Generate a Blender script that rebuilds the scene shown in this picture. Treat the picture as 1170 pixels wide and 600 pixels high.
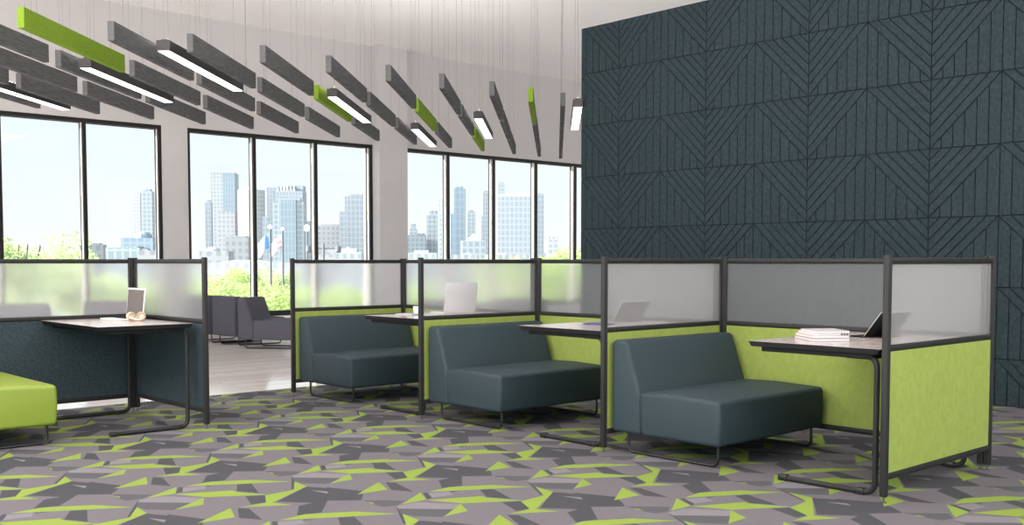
import bpy, bmesh, math, random
from mathutils import Vector, Matrix
from mathutils.geometry import delaunay_2d_cdt
random.seed(7)
PI = math.pi
C = bpy.context.scene.collection
scn = bpy.context.scene
for o in list(bpy.data.objects): bpy.data.objects.remove(o)

# ------------------------------------------------------------------ camera
F_PX, YAW, PITCH, PY = 1179.4, 0.828, 0.0524, 361.76
cam_d = bpy.data.cameras.new('camera'); cam = bpy.data.objects.new('camera', cam_d); C.objects.link(cam)
fw = Vector((math.cos(YAW)*math.cos(PITCH), math.sin(YAW)*math.cos(PITCH), -math.sin(PITCH)))
cam.location = (0, 0, 1.2)
cam.rotation_euler = fw.to_track_quat('-Z', 'Y').to_euler()
cam_d.sensor_fit = 'HORIZONTAL'; cam_d.sensor_width = 36
cam_d.lens = F_PX/1170*36
cam_d.shift_y = -(PY-300)/1170*-1*-1
cam_d.shift_y = (PY-300)/1170
cam_d.clip_start = 0.05; cam_d.clip_end = 3000
scn.camera = cam
scn.view_settings.view_transform = 'Standard'
scn.view_settings.look = 'None'
scn.view_settings.gamma = 1
scn.view_settings.use_curve_mapping = False
scn.view_settings.exposure = 0.0

# ------------------------------------------------------------------ world and sun
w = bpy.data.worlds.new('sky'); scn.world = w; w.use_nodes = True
nt = w.node_tree; nt.nodes.clear()
tc = nt.nodes.new('ShaderNodeTexCoord'); sx = nt.nodes.new('ShaderNodeSeparateXYZ')
mp = nt.nodes.new('ShaderNodeMapRange'); mp.inputs[1].default_value = -0.25; mp.inputs[2].default_value = 1.0
cr = nt.nodes.new('ShaderNodeValToRGB')
els = cr.color_ramp.elements
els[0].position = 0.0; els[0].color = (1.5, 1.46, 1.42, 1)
els[1].position = 1.0; els[1].color = (.75, .84, .95, 1)
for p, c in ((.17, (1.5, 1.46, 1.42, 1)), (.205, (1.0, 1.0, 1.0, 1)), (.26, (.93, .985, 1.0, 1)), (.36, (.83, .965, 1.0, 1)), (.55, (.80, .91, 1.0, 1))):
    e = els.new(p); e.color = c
nz = nt.nodes.new('ShaderNodeTexNoise'); nz.inputs['Scale'].default_value = 3.0; nz.inputs['Detail'].default_value = 5
mpn = nt.nodes.new('ShaderNodeMapping'); mpn.inputs['Scale'].default_value = (1, 1, 4)
cl = nt.nodes.new('ShaderNodeMapRange'); cl.inputs[1].default_value = .52; cl.inputs[2].default_value = .75; cl.inputs[4].default_value = .6
mx = nt.nodes.new('ShaderNodeMix'); mx.data_type = 'RGBA'; mx.inputs[7].default_value = (1, 1, 1, 1)
bg = nt.nodes.new('ShaderNodeBackground'); bg.inputs[1].default_value = 1.05
wo = nt.nodes.new('ShaderNodeOutputWorld')
L = nt.links.new
L(tc.outputs['Generated'], sx.inputs[0]); L(sx.outputs[2], mp.inputs[0]); L(mp.outputs[0], cr.inputs[0])
L(tc.outputs['Generated'], mpn.inputs[0]); L(mpn.outputs[0], nz.inputs[0]); L(nz.outputs[0], cl.inputs[0]); L(cl.outputs[0], mx.inputs[0])
mask = nt.nodes.new('ShaderNodeMath'); mask.operation = 'GREATER_THAN'; mask.inputs[1].default_value = 0.0
mm = nt.nodes.new('ShaderNodeMath'); mm.operation = 'MULTIPLY'
L(sx.outputs[2], mask.inputs[0]); L(mask.outputs[0], mm.inputs[0]); L(cl.outputs[0], mm.inputs[1]); L(mm.outputs[0], mx.inputs[0])
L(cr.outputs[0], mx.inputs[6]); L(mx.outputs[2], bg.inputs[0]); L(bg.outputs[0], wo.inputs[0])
# added fill: sky and lower half made brighter behind the viewer (towards -x, -y)
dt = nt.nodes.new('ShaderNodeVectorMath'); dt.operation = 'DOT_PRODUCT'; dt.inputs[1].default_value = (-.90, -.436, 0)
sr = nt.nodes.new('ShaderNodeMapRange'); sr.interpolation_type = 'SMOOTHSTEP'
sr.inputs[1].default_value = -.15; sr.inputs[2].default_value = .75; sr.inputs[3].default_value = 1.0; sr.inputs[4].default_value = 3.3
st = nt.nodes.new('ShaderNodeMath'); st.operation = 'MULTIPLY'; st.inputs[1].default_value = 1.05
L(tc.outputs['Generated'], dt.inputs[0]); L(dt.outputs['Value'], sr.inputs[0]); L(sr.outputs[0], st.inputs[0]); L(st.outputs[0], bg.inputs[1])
sun_d = bpy.data.lights.new('sun', 'SUN'); sun = bpy.data.objects.new('sun', sun_d); C.objects.link(sun)
sun_d.energy = 22.0; sun_d.angle = math.radians(1.0); sun_d.color = (1, .96, .9)
sun.rotation_euler = Vector((1, -.6, -.55)).to_track_quat('-Z', 'Y').to_euler()

# added area lights at ceiling height, out of view, to brighten the interior
for i, (lx, ly, e) in enumerate(((2.5, 2.5, 75), (5.5, 5.5, 70), (0.5, 6.0, 90), (-4.5, 3.0, 380), (-4.0, 9.0, 400), (3.0, -3.5, 260), (9.0, -3.0, 260))):
    ld = bpy.data.lights.new('added_fill_lamp', 'AREA'); lo = bpy.data.objects.new('added_fill_lamp', ld); C.objects.link(lo)
    ld.shape = 'RECTANGLE'; ld.size = 3.0; ld.size_y = 3.0; ld.energy = e; ld.color = (1, .965, .94); lo.location = (lx, ly, 5.02)

# ------------------------------------------------------------------ material helpers
def hexc(r, g, b):
    f = lambda v: ((v/255+.055)/1.055)**2.4 if v > 10 else v/255/12.92
    return (f(r), f(g), f(b), 1)
def mat(name, col, rough=.5, metal=0, spec=.5, noise=None, emit=None, bump=None):
    """noise = (scale, amount, (sx,sy,sz)) brightness variation in object space"""
    m = bpy.data.materials.new(name); m.use_nodes = True
    n = m.node_tree; b = n.nodes['Principled BSDF']
    b.inputs['Base Color'].default_value = col; b.inputs['Roughness'].default_value = rough
    b.inputs['Metallic'].default_value = metal; b.inputs['Specular IOR Level'].default_value = spec
    if noise or bump:
        t = n.nodes.new('ShaderNodeTexCoord')
    if noise:
        mpp = n.nodes.new('ShaderNodeMapping'); mpp.inputs['Scale'].default_value = noise[2]
        z = n.nodes.new('ShaderNodeTexNoise'); z.inputs['Scale'].default_value = noise[0]; z.inputs['Detail'].default_value = 4
        r = n.nodes.new('ShaderNodeMapRange'); r.inputs[1].default_value = .3; r.inputs[2].default_value = .7
        r.inputs[3].default_value = 1-noise[1]; r.inputs[4].default_value = 1+noise[1]
        v = n.nodes.new('ShaderNodeVectorMath'); v.operation = 'SCALE'; v.inputs[0].default_value = col[:3]
        n.links.new(t.outputs['Object'], mpp.inputs[0]); n.links.new(mpp.outputs[0], z.inputs[0]); n.links.new(z.outputs[0], r.inputs[0])
        n.links.new(r.outputs[0], v.inputs['Scale']); n.links.new(v.outputs[0], b.inputs['Base Color'])
    if bump:
        z2 = n.nodes.new('ShaderNodeTexNoise'); z2.inputs['Scale'].default_value = bump[0]; z2.inputs['Detail'].default_value = 3
        bb = n.nodes.new('ShaderNodeBump'); bb.inputs['Strength'].default_value = bump[1]; bb.inputs['Distance'].default_value = bump[2]
        n.links.new(t.outputs['Object'], z2.inputs[0]); n.links.new(z2.outputs[0], bb.inputs['Height']); n.links.new(bb.outputs[0], b.inputs['Normal'])
    if emit:
        b.inputs['Emission Color'].default_value = emit[0]; b.inputs['Emission Strength'].default_value = emit[1]
    return m
M = {}
M['paint'] = mat('wall_paint', (.47, .452, .45, 1), .8, noise=(6, .015, (1, 1, 1)))
M['ceil'] = mat('ceiling_paint', (.88, .845, .835, 1), .9)
M['white'] = mat('white_paint', (.8, .79, .78, 1), .6)
M['black'] = mat('black_metal', (.021, .021, .021, 1), .5, .0, .22)
M['black2'] = mat('satin_black_tube', (.010, .010, .011, 1), .35)
M['winframe'] = mat('window_frame_dark', (.012, .010, .010, 1), .5, spec=.25)
M['winlight'] = mat('window_frame_inner', (.62, .56, .50, 1), .5)
M['teal'] = mat('teal_upholstery', (.0255, .041, .049, 1), .6, spec=.25, noise=(180, .06, (1, 1, 1)), bump=(500, .12, .0006))
M['lime_seat'] = mat('lime_upholstery', (.205, .275, .030, 1), .45, noise=(180, .03, (1, 1, 1)))
M['lounge'] = mat('slate_upholstery', (.055, .054, .070, 1), .8, noise=(160, .08, (1, 1, 1)))
M['greenfelt'] = mat('green_felt', (.245, .305, .070, 1), .9, spec=.2, noise=(38, .07, (1, 1, .6)), bump=(220, .25, .002))
M['tealfelt'] = mat('teal_felt', (.033, .049, .057, 1), .9, spec=.2, noise=(110, .45, (1, 1, 1)), bump=(220, .25, .002))
M['wallfelt'] = mat('wall_felt', (.0245, .038, .044, 1), .9, spec=.15, noise=(40, .30, (1, 1, .7)), bump=(60, .5, .006))
M['groove'] = mat('groove_felt', (.005, .008, .010, 1), .95, spec=.1)
M['grey_baffle'] = mat('grey_felt', (.112, .112, .115, 1), .95, spec=.1, noise=(7, .35, (1, 1, 18)))
M['green_baffle'] = mat('lime_felt', (.17, .27, .025, 1), .95, spec=.15, noise=(60, .16, (1, 1, 1)))
M['grey_edge'] = mat('grey_felt_edge', (.23, .23, .235, 1), .95, spec=.15, noise=(9, .16, (1, 12, 40)))
M['green_edge'] = mat('lime_felt_edge', (.42, .58, .10, 1), .95, spec=.15, noise=(60, .12, (1, 1, 1)))
M['housing'] = mat('light_housing', (.030, .026, .026, 1), .5)
M['diffuser'] = mat('light_diffuser', (.9, .9, .9, 1), .5, emit=((1, 1, 1, 1), 3.0))
M['cable'] = mat('cable_steel', (.22, .21, .21, 1), .7, .0, .1)
M['laminate'] = mat('table_laminate', (.50, .43, .40, 1), .16, noise=(7, .16, (1, 14, 1)))
M['edge'] = mat('table_edge', (.008, .008, .009, 1), .6, spec=.15)
M['alu'] = mat('silver_aluminium', (.80, .80, .82, 1), .3, .35)
M['screen'] = mat('dark_screen', (.10, .082, .080, 1), .15)
M['darkplastic'] = mat('dark_plastic', (.010, .010, .011, 1), .6, spec=.12)
M['cream'] = mat('cream_plastic', (.66, .56, .44, 1), .35)
M['creampad'] = mat('cream_leather', (.42, .31, .21, 1), .6)
M['paper'] = mat('paper_white', (.60, .61, .65, 1), .7, noise=(300, .06, (.02, .02, 4)))
M['tan'] = mat('book_cover_tan', (.50, .27, .14, 1), .6)
M['bluegrey'] = mat('book_cover_blue', (.25, .31, .42, 1), .6)
M['brownc'] = mat('book_cover_brown', (.24, .16, .13, 1), .6)
M['greyc'] = mat('book_cover_grey', (.42, .40, .41, 1), .5)
M['paleblue'] = mat('pale_blue_ceramic', (.62, .72, .86, 1), .3)
M['navy'] = mat('navy_cover', (.05, .055, .14, 1), .5)
M['chrome'] = mat('dark_steel', (.12, .12, .12, 1), .35, .6)
M['ground'] = mat('pale_ground', (.30, .32, .32, 1), .9, noise=(.05, .12, (1, 1, 1)))
M['bark'] = mat('bark', (.12, .10, .08, 1), .9)

def frosted():
    m = bpy.data.materials.new('frosted_acrylic'); m.use_nodes = True
    n = m.node_tree; n.nodes.clear()
    o = n.nodes.new('ShaderNodeOutputMaterial'); mix = n.nodes.new('ShaderNodeMixShader'); mix2 = n.nodes.new('ShaderNodeMixShader')
    r = n.nodes.new('ShaderNodeBsdfRefraction'); r.inputs['Color'].default_value = (.96, .965, .97, 1); r.inputs['Roughness'].default_value = .13; r.inputs['IOR'].default_value = 1.18
    d = n.nodes.new('ShaderNodeBsdfDiffuse'); d.inputs['Color'].default_value = (.72, .725, .74, 1)
    t = n.nodes.new('ShaderNodeBsdfTranslucent'); t.inputs['Color'].default_value = (.85, .85, .86, 1)
    mix2.inputs[0].default_value = .70; mix.inputs[0].default_value = .21
    n.links.new(d.outputs[0], mix2.inputs[1]); n.links.new(t.outputs[0], mix2.inputs[2])
    n.links.new(r.outputs[0], mix.inputs[1]); n.links.new(mix2.outputs[0], mix.inputs[2]); n.links.new(mix.outputs[0], o.inputs[0])
    return m
M['frost'] = frosted()
def glass():
    m = bpy.data.materials.new('window_glass'); m.use_nodes = True
    n = m.node_tree; n.nodes.clear()
    o = n.nodes.new('ShaderNodeOutputMaterial'); mix = n.nodes.new('ShaderNodeMixShader')
    t = n.nodes.new('ShaderNodeBsdfTransparent'); t.inputs[0].default_value = (.97, .985, .985, 1)
    g = n.nodes.new('ShaderNodeBsdfGlossy'); g.inputs['Roughness'].default_value = .02
    f = n.nodes.new('ShaderNodeFresnel'); f.inputs[0].default_value = 1.2
    n.links.new(f.outputs[0], mix.inputs[0]); n.links.new(t.outputs[0], mix.inputs[1]); n.links.new(g.outputs[0], mix.inputs[2]); n.links.new(mix.outputs[0], o.inputs[0])
    return m
M['glass'] = glass()
def wood_floor():
    m = bpy.data.materials.new('pale_plank_floor'); m.use_nodes = True
    n = m.node_tree; b = n.nodes['Principled BSDF']
    t = n.nodes.new('ShaderNodeTexCoord'); br = n.nodes.new('ShaderNodeTexBrick')
    br.offset = .37; br.inputs['Scale'].default_value = 1; br.inputs['Brick Width'].default_value = 1.6; br.inputs['Row Height'].default_value = .15
    br.inputs['Mortar Size'].default_value = .003; br.inputs['Color1'].default_value = (.70, .64, .61, 1); br.inputs['Color2'].default_value = (.80, .75, .72, 1); br.inputs['Mortar'].default_value = (.42, .37, .34, 1)
    n.links.new(t.outputs['Object'], br.inputs[0]); n.links.new(br.outputs[0], b.inputs['Base Color'])
    b.inputs['Roughness'].default_value = .10; b.inputs['IOR'].default_value = 3.3
    return m
M['wood'] = wood_floor()
def leaf(name, c):
    m = bpy.data.materials.new(name); m.use_nodes = True
    n = m.node_tree; n.nodes.clear()
    o = n.nodes.new('ShaderNodeOutputMaterial'); mix = n.nodes.new('ShaderNodeMixShader')
    d = n.nodes.new('ShaderNodeBsdfDiffuse'); t = n.nodes.new('ShaderNodeBsdfTranslucent')
    d.inputs[0].default_value = c; t.inputs[0].default_value = (min(1, c[0]*1.15), min(1, c[1]*1.1), c[2], 1); mix.inputs[0].default_value = .5
    n.links.new(d.outputs[0], mix.inputs[1]); n.links.new(t.outputs[0], mix.inputs[2]); n.links.new(mix.outputs[0], o.inputs[0])
    return m
M['leaf'] = leaf('bright_leaves', (.40, .50, .22, 1))
M['leaf2'] = leaf('pale_leaves', (.46, .55, .31, 1))
def facade(name, wall, win, sx_, sz_, mort=.35, off=0):
    m = bpy.data.materials.new(name); m.use_nodes = True
    n = m.node_tree; b = n.nodes['Principled BSDF']; b.inputs['Roughness'].default_value = .6
    wall = tuple((v*.55+k*.45)*.37 for v, k in zip(wall, (.86, .87, .89)))+(1,); win = tuple((v*.55+k*.45)*.32 for v, k in zip(win, (.80, .84, .90)))+(1,)  # pale grey mixed into both colours to imitate distance haze
    t = n.nodes.new('ShaderNodeTexCoord'); s = n.nodes.new('ShaderNodeSeparateXYZ'); a = n.nodes.new('ShaderNodeMath'); cb = n.nodes.new('ShaderNodeCombineXYZ')
    n.links.new(t.outputs['Object'], s.inputs[0]); n.links.new(s.outputs[0], a.inputs[0]); n.links.new(s.outputs[1], a.inputs[1])
    n.links.new(a.outputs[0], cb.inputs[0]); n.links.new(s.outputs[2], cb.inputs[1])
    br = n.nodes.new('ShaderNodeTexBrick'); br.offset = off; br.inputs['Scale'].default_value = 1
    sx_, sz_ = sx_*.62, sz_*.6; br.inputs['Brick Width'].default_value = sx_; br.inputs['Row Height'].default_value = sz_; br.inputs['Mortar Size'].default_value = min(sx_, sz_)*mort*.5
    br.inputs['Color1'].default_value = win; br.inputs['Color2'].default_value = tuple(v*.94 for v in win[:3])+(1,); br.inputs['Mortar'].default_value = wall; br.inputs['Mortar Smooth'].default_value = .1
    n.links.new(cb.outputs[0], br.inputs[0]); n.links.new(br.outputs[0], b.inputs['Base Color'])
    return m

M['laminate'].node_tree.nodes['Principled BSDF'].inputs['IOR'].default_value = 1.9
# ------------------------------------------------------------------ mesh helpers
def finish(name, bm, m, parent=None, smooth=False, loc=None):
    me = bpy.data.meshes.new(name)
    bmesh.ops.recalc_face_normals(bm, faces=bm.faces)
    bm.to_mesh(me); bm.free()
    for x in (m if isinstance(m, (list, tuple)) else [m]): me.materials.append(x)
    if smooth:
        for p in me.polygons: p.use_smooth = True
        me.set_sharp_from_angle(angle=math.radians(38))
    o = bpy.data.objects.new(name, me); C.objects.link(o)
    if parent: o.parent = parent
    if loc: o.location = loc
    return o
def add_box(bm, x0, x1, y0, y1, z0, z1, bev=0, seg=2):
    b = bmesh.new()
    v = [b.verts.new((x, y, z)) for x in (x0, x1) for y in (y0, y1) for z in (z0, z1)]
    for f in ((0, 1, 3, 2), (4, 6, 7, 5), (0, 4, 5, 1), (2, 3, 7, 6), (0, 2, 6, 4), (1, 5, 7, 3)): b.faces.new([v[i] for i in f])
    if bev: bmesh.ops.bevel(b, geom=list(b.edges), offset=bev, segments=seg, profile=.5, affect='EDGES', clamp_overlap=True)
    me = bpy.data.meshes.new('t'); b.to_mesh(me); b.free(); bm.from_mesh(me); bpy.data.meshes.remove(me)
def add_prism(bm, prof, axis, a0, a1, bev=0, seg=3):
    """prof: list of 2D points, extruded along axis 'X','Y','Z'"""
    b = bmesh.new()
    def pt(p, a): return {'X': (a, p[0], p[1]), 'Y': (p[0], a, p[1]), 'Z': (p[0], p[1], a)}[axis]
    lo = [b.verts.new(pt(p, a0)) for p in prof]; hi = [b.verts.new(pt(p, a1)) for p in prof]
    b.faces.new(lo[::-1]); b.faces.new(hi); n = len(prof)
    for i in range(n): b.faces.new([lo[i], lo[(i+1) % n], hi[(i+1) % n], hi[i]])
    bmesh.ops.recalc_face_normals(b, faces=b.faces)
    if bev: bmesh.ops.bevel(b, geom=list(b.edges), offset=bev, segments=seg, profile=.5, affect='EDGES', clamp_overlap=True)
    me = bpy.data.meshes.new('t'); b.to_mesh(me); b.free(); bm.from_mesh(me); bpy.data.meshes.remove(me)
def round_path(pts, r, seg=6):
    out = [Vector(pts[0])]
    for i in range(1, len(pts)-1):
        p, q, s = Vector(pts[i-1]), Vector(pts[i]), Vector(pts[i+1])
        a = (p-q).normalized(); c = (s-q).normalized()
        A = q+a*r; B = q+c*r
        for k in range(seg+1):
            t = k/seg; out.append((1-t)**2*A+2*(1-t)*t*q+t*t*B)
    out.append(Vector(pts[-1])); return out
def add_tube(bm, pts, r, n=10, cap=True, closed=False, r2=None):
    pts = [Vector(p) for p in pts]; rings = []; N = len(pts)
    up = None
    for i, p in enumerate(pts):
        if closed: d = (pts[(i+1) % N]-pts[i-1]).normalized()
        else: d = (pts[min(i+1, N-1)]-pts[max(i-1, 0)]).normalized()
        if up is None:
            up = Vector((0, 0, 1)) if abs(d.z) < .9 else Vector((1, 0, 0))
        s = d.cross(up).normalized(); up = s.cross(d).normalized()
        rr = r if r2 is None else r+(r2-r)*i/(N-1)
        rings.append([bm.verts.new(p+(s*math.cos(2*PI*k/n)+up*math.sin(2*PI*k/n))*rr) for k in range(n)])
    for i in range(N if closed else N-1):
        a, b = rings[i], rings[(i+1) % N]
        for k in range(n): bm.faces.new([a[k], a[(k+1) % n], b[(k+1) % n], b[k]])
    if cap and not closed: bm.faces.new(rings[0][::-1]); bm.faces.new(rings[-1])
def add_lathe(bm, prof, n=20, cx=0, cy=0):
    rings = [[bm.verts.new((cx+r*math.cos(2*PI*k/n), cy+r*math.sin(2*PI*k/n), z)) for k in range(n)] for r, z in prof]
    for a, b in zip(rings, rings[1:]):
        for k in range(n): bm.faces.new([a[k], a[(k+1) % n], b[(k+1) % n], b[k]])
    bm.faces.new(rings[0][::-1]); bm.faces.new(rings[-1])
def box_obj(name, m, parent, x0, x1, y0, y1, z0, z1, bev=0, seg=2, smooth=False):
    bm = bmesh.new(); add_box(bm, x0, x1, y0, y1, z0, z1, bev, seg); return finish(name, bm, m, parent, smooth)
def tag(o, label, cat, group=None):
    o['label'] = label; o['category'] = cat
    if group: o['group'] = group
    return o
def thing(name, label, cat, loc=(0, 0, 0), rz=0, group=None):
    o = bpy.data.objects.new(name, None); C.objects.link(o); o.location = loc; o.rotation_euler = (0, 0, rz)
    o.empty_display_size = .1
    return tag(o, label, cat, group)
def struct(o): o['kind'] = 'structure'; return o
def dup(root, loc, rz, label, group=None):
    r = root.copy(); C.objects.link(r); r.location = loc; r.rotation_euler = (0, 0, rz); r['label'] = label
    if group: r['group'] = group
    def kids(src, dst):
        for ch in list(src.children):
            c = ch.copy(); C.objects.link(c); c.parent = dst; kids(ch, c)
    kids(root, r)
    return r

# ------------------------------------------------------------------ room shell
CZ = 5.10          # ceiling height
WY = 15.6          # inner face of the window wall
XW = 8.84          # face of the felt covered wall
HEAD, SILL = 3.33, .294
XR = 26
# window openings: (x0, x1, panes)
wins = [(2.21, 6.93, 4), (7.35, 10.90, 3), (11.50, 18.58, 6)]
bm = bmesh.new()
add_box(bm, -9, XR, WY, WY+.3, HEAD, CZ)
add_box(bm, -9, XR, WY, WY+.3, 0, SILL)
xs = [-9]+[v for w_ in wins for v in w_[:2]]+[XR]
for i in range(0, len(xs), 2): add_box(bm, xs[i], xs[i+1], WY, WY+.3, SILL, HEAD)
wall = struct(finish('wall_back', bm, M['paint']))
bm = bmesh.new(); add_box(bm, 10.895, 11.52, WY-.21, WY, 0, CZ)
struct(finish('trim_1', bm, M['paint']))
struct(box_obj('ceiling', M['ceil'], None, -9, XR, -6, WY+.3, CZ, CZ+.1))
struct(box_obj('floor', M['wood'], None, -9, XR, -6, WY+.3, -.1, -.004))
for k, (x0, x1, n) in enumerate(wins):
    fr = bmesh.new(); Y0 = WY+.02
    for a, b_, m_ in ((0, .045, 0), (.115, .16, 0)):
        add_box(fr, x0, x1, Y0+a, Y0+b_, HEAD-.06, HEAD); add_box(fr, x0, x1, Y0+a, Y0+b_, SILL, SILL+.085)
        add_box(fr, x0, x0+.05, Y0+a, Y0+b_, SILL+.085, HEAD-.06); add_box(fr, x1-.05, x1, Y0+a, Y0+b_, SILL+.085, HEAD-.06)
    wo_ = struct(finish('window_%d' % (k+1), fr, M['winframe']))
    inner = bmesh.new()
    add_box(inner, x0, x1, Y0+.045, Y0+.115, HEAD-.05, HEAD); add_box(inner, x0, x1, Y0+.045, Y0+.115, SILL, SILL+.06)
    add_box(inner, x0, x0+.04, Y0+.045, Y0+.115, SILL, HEAD); add_box(inner, x1-.04, x1, Y0+.045, Y0+.115, SILL, HEAD)
    finish('frame_liner', inner, M['winlight'], wo_)
    pw = (x1-x0)/n
    for j in range(1, n):
        xm = x0+pw*j
        mb = bmesh.new(); add_box(mb, xm-.026, xm+.026, Y0, Y0+.040, SILL+.08, HEAD-.055); add_box(mb, xm-.024, xm+.024, Y0+.125, Y0+.16, SILL+.08, HEAD-.055)
        mo = finish('mullion', mb, M['winframe'], wo_)
        mb = bmesh.new(); add_box(mb, xm-.018, xm+.018, Y0+.040, Y0+.125, SILL+.05, HEAD-.045); finish('mullion_liner', mb, M['winlight'], mo)
    for j in range(n):
        box_obj('pane', M['glass'], wo_, x0+pw*j+.02, x0+pw*(j+1)-.02, Y0+.08, Y0+.086, SILL+.06, HEAD-.07)
    if k == 1:
        pass
# low white window sill
for k, (x0, x1, n) in enumerate(wins):
    struct(box_obj('trim_%d' % (k+2), M['white'], None, x0-.04, x1+.0, WY-.05, WY+.02, SILL-.035, SILL, .004))

# ------------------------------------------------------------------ carpet (traced geometric motif, period .88 x .989 m)
PXc, PYc = .88, .989
motif = [
 ('D', [(3.773, 3.791), (3.832, 3.686), (3.842, 3.709), (3.932, 3.502), (3.872, 3.404), (3.81, 3.326), (3.677, 3.432), (3.524, 3.244), (3.406, 3.271), (3.513, 3.434), (3.595, 3.442), (3.478, 3.587)]),
 ('D', [(3.422, 3.805), (3.51, 3.754), (3.43, 3.611), (3.354, 3.619)]),
 ('D', [(4.148, 4.582), (4.184, 4.537), (4.122, 4.294), (4.058, 4.4)]),
 ('D', [(3.869, 4.106), (3.788, 3.939), (3.694, 3.775), (3.682, 3.792)]),
 ('M', [(3.84, 4.04), (4.037, 3.844), (3.895, 3.768), (3.802, 3.877), (3.794, 3.958)]),
 ('L', [(3.864, 4.095), (3.99, 4.09), (4.122, 3.909), (4.039, 3.847), (3.845, 4.046)]),
 ('D', [(4.405, 4.092), (4.473, 4.059), (4.388, 3.821), (4.323, 3.94)]),
 ('M', [(3.816, 4.313), (3.965, 4.16), (3.883, 4.103), (3.807, 4.122), (3.798, 4.207)]),
 ('D', [(4.141, 4.237), (4.158, 4.222), (4.104, 4.114), (4.064, 4.107)]),
 ('L', [(4.152, 4.21), (4.257, 4.171), (4.23, 4.098), (4.11, 4.12)]),
 ('M', [(4.269, 4.177), (4.325, 4.143), (4.257, 4.142)]),
 ('L', [(3.743, 3.699), (3.791, 3.61), (3.764, 3.569)]),
 ('G', [(3.792, 3.945), (3.778, 3.795), (3.683, 3.768)]),
 ('G', [(3.683, 3.768), (3.778, 3.795), (3.45, 3.584), (3.427, 3.604), (3.506, 3.753)]),
 ('G', [(3.288, 3.601), (3.427, 3.604), (3.45, 3.584), (3.5, 3.473)]),
 ('G', [(4.174, 4.235), (4.327, 4.253), (4.532, 4.137), (4.659, 3.96), (4.322, 4.152)]),
 ('G', [(3.908, 4.106), (4.135, 4.253), (4.064, 4.107)]),
 ('G', [(4.053, 4.095), (4.317, 3.974), (4.314, 3.932), (4.406, 3.755), (4.14, 3.92)]),
 ('G', [(4.128, 3.915), (4.059, 3.779), (3.907, 3.772)]),
 ('G', [(4.123, 3.621), (4.052, 3.438), (3.869, 3.451)]),
 ('G', [(4.686, 4.265), (4.702, 4.238), (4.687, 4.194)]),
]
carpet_cols = {'B': (.122, .112, .125, 1), 'D': (.052, .052, .059, 1), 'M': (.074, .074, .081, 1), 'L': (.165, .154, .172, 1), 'G': (.185, .255, .046, 1)}
keys = ['B', 'D', 'M', 'L', 'G']
cmats = [mat('carpet_'+{'B': 'mauve', 'D': 'charcoal', 'M': 'grey', 'L': 'silver', 'G': 'lime'}[k], carpet_cols[k], .95, spec=.12, noise=(260, .10, (1, 1, 1))) for k in keys]
def carpet(x0, x1, y0, y1):
    ox, oy = 3.30, 3.30
    vs = [(0, 0), (PXc, 0), (PXc, PYc), (0, PYc)]; fs = [[0, 1, 2, 3]]; kinds = [None]
    for kd, poly in motif:
        for i in (-2, -1, 0, 1, 2):
            for j in (-2, -1, 0, 1, 2):
                q = [(x-ox+i*PXc, y-oy+j*PYc) for x, y in poly]
                if max(p[0] for p in q) < 0 or min(p[0] for p in q) > PXc or max(p[1] for p in q) < 0 or min(p[1] for p in q) > PYc: continue
                A = sum(q[a][0]*q[(a+1) % len(q)][1]-q[(a+1) % len(q)][0]*q[a][1] for a in range(len(q)))
                if A < 0: q = q[::-1]
                b = len(vs); vs += q; fs.append(list(range(b, b+len(q)))); kinds.append(kd)
    ov, oe, of, _, _, oof = delaunay_2d_cdt([Vector(v) for v in vs], [], fs, 1, 1e-6)
    cell = []
    for f, ids in zip(of, oof):
        if 0 not in ids: continue
        top = max([i for i in ids if i > 0], default=0)
        kd = 'B' if top == 0 else kinds[top]
        cell.append(([tuple(ov[i]) for i in f], keys.index(kd)))
    bm = bmesh.new()
    for i in range(int((x0-ox)//PXc), int((x1-ox)//PXc)+1):
        for j in range(int((y0-oy)//PYc), int((y1-oy)//PYc)+1):
            for poly, mi in cell:
                vv = [bm.verts.new((px+ox+i*PXc, py+oy+j*PYc, 0)) for px, py in poly]
                f = bm.faces.new(vv); f.material_index = mi
    for co, no in (((x0, 0, 0), (-1, 0, 0)), ((x1, 0, 0), (1, 0, 0)), ((0, y0, 0), (0, -1, 0)), ((0, y1, 0), (0, 1, 0))):
        bmesh.ops.bisect_plane(bm, geom=bm.verts[:]+bm.edges[:]+bm.faces[:], plane_co=co, plane_no=no, clear_outer=True)
    o = finish('floor', bm, cmats)
    if o.data.polygons[0].normal.z < 0: o.data.flip_normals()
    return o
cp = carpet(-.8, 12, -.8, 8.66); cp.name = 'floor_carpet'; struct(cp)

# ------------------------------------------------------------------ felt covered wall with chevron panels
def clip(poly, a, b, c):     # keep a*u+b*v+c >= 0
    out = []
    for i in range(len(poly)):
        p, q = poly[i], poly[(i+1) % len(poly)]
        dp, dq = a*p[0]+b*p[1]+c, a*q[0]+b*q[1]+c
        if dp >= 0: out.append(p)
        if dp*dq < 0:
            t = dp/(dp-dq); out.append((p[0]+t*(q[0]-p[0]), p[1]+t*(q[1]-p[1])))
    return out
def inset(poly, d):
    A = sum(poly[a][0]*poly[(a+1) % len(poly)][1]-poly[(a+1) % len(poly)][0]*poly[a][1] for a in range(len(poly)))
    if A < 0: poly = poly[::-1]
    out = poly
    for i in range(len(poly)):
        p, q = poly[i], poly[(i+1) % len(poly)]
        dx, dy = q[0]-p[0], q[1]-p[1]; l = math.hypot(dx, dy)
        if l < 1e-6: continue
        nx, ny = -dy/l, dx/l
        out = clip(out, nx, ny, -(nx*p[0]+ny*p[1])-d)
        if len(out) < 3: return None
    return out
HW, YE, T = 3.917, 8.42, .6
bm = bmesh.new(); add_box(bm, XW, XW+.14, -5, YE, 0, HW)
wr = struct(finish('wall_right', bm, M['groove']))
bm = bmesh.new()
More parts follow.
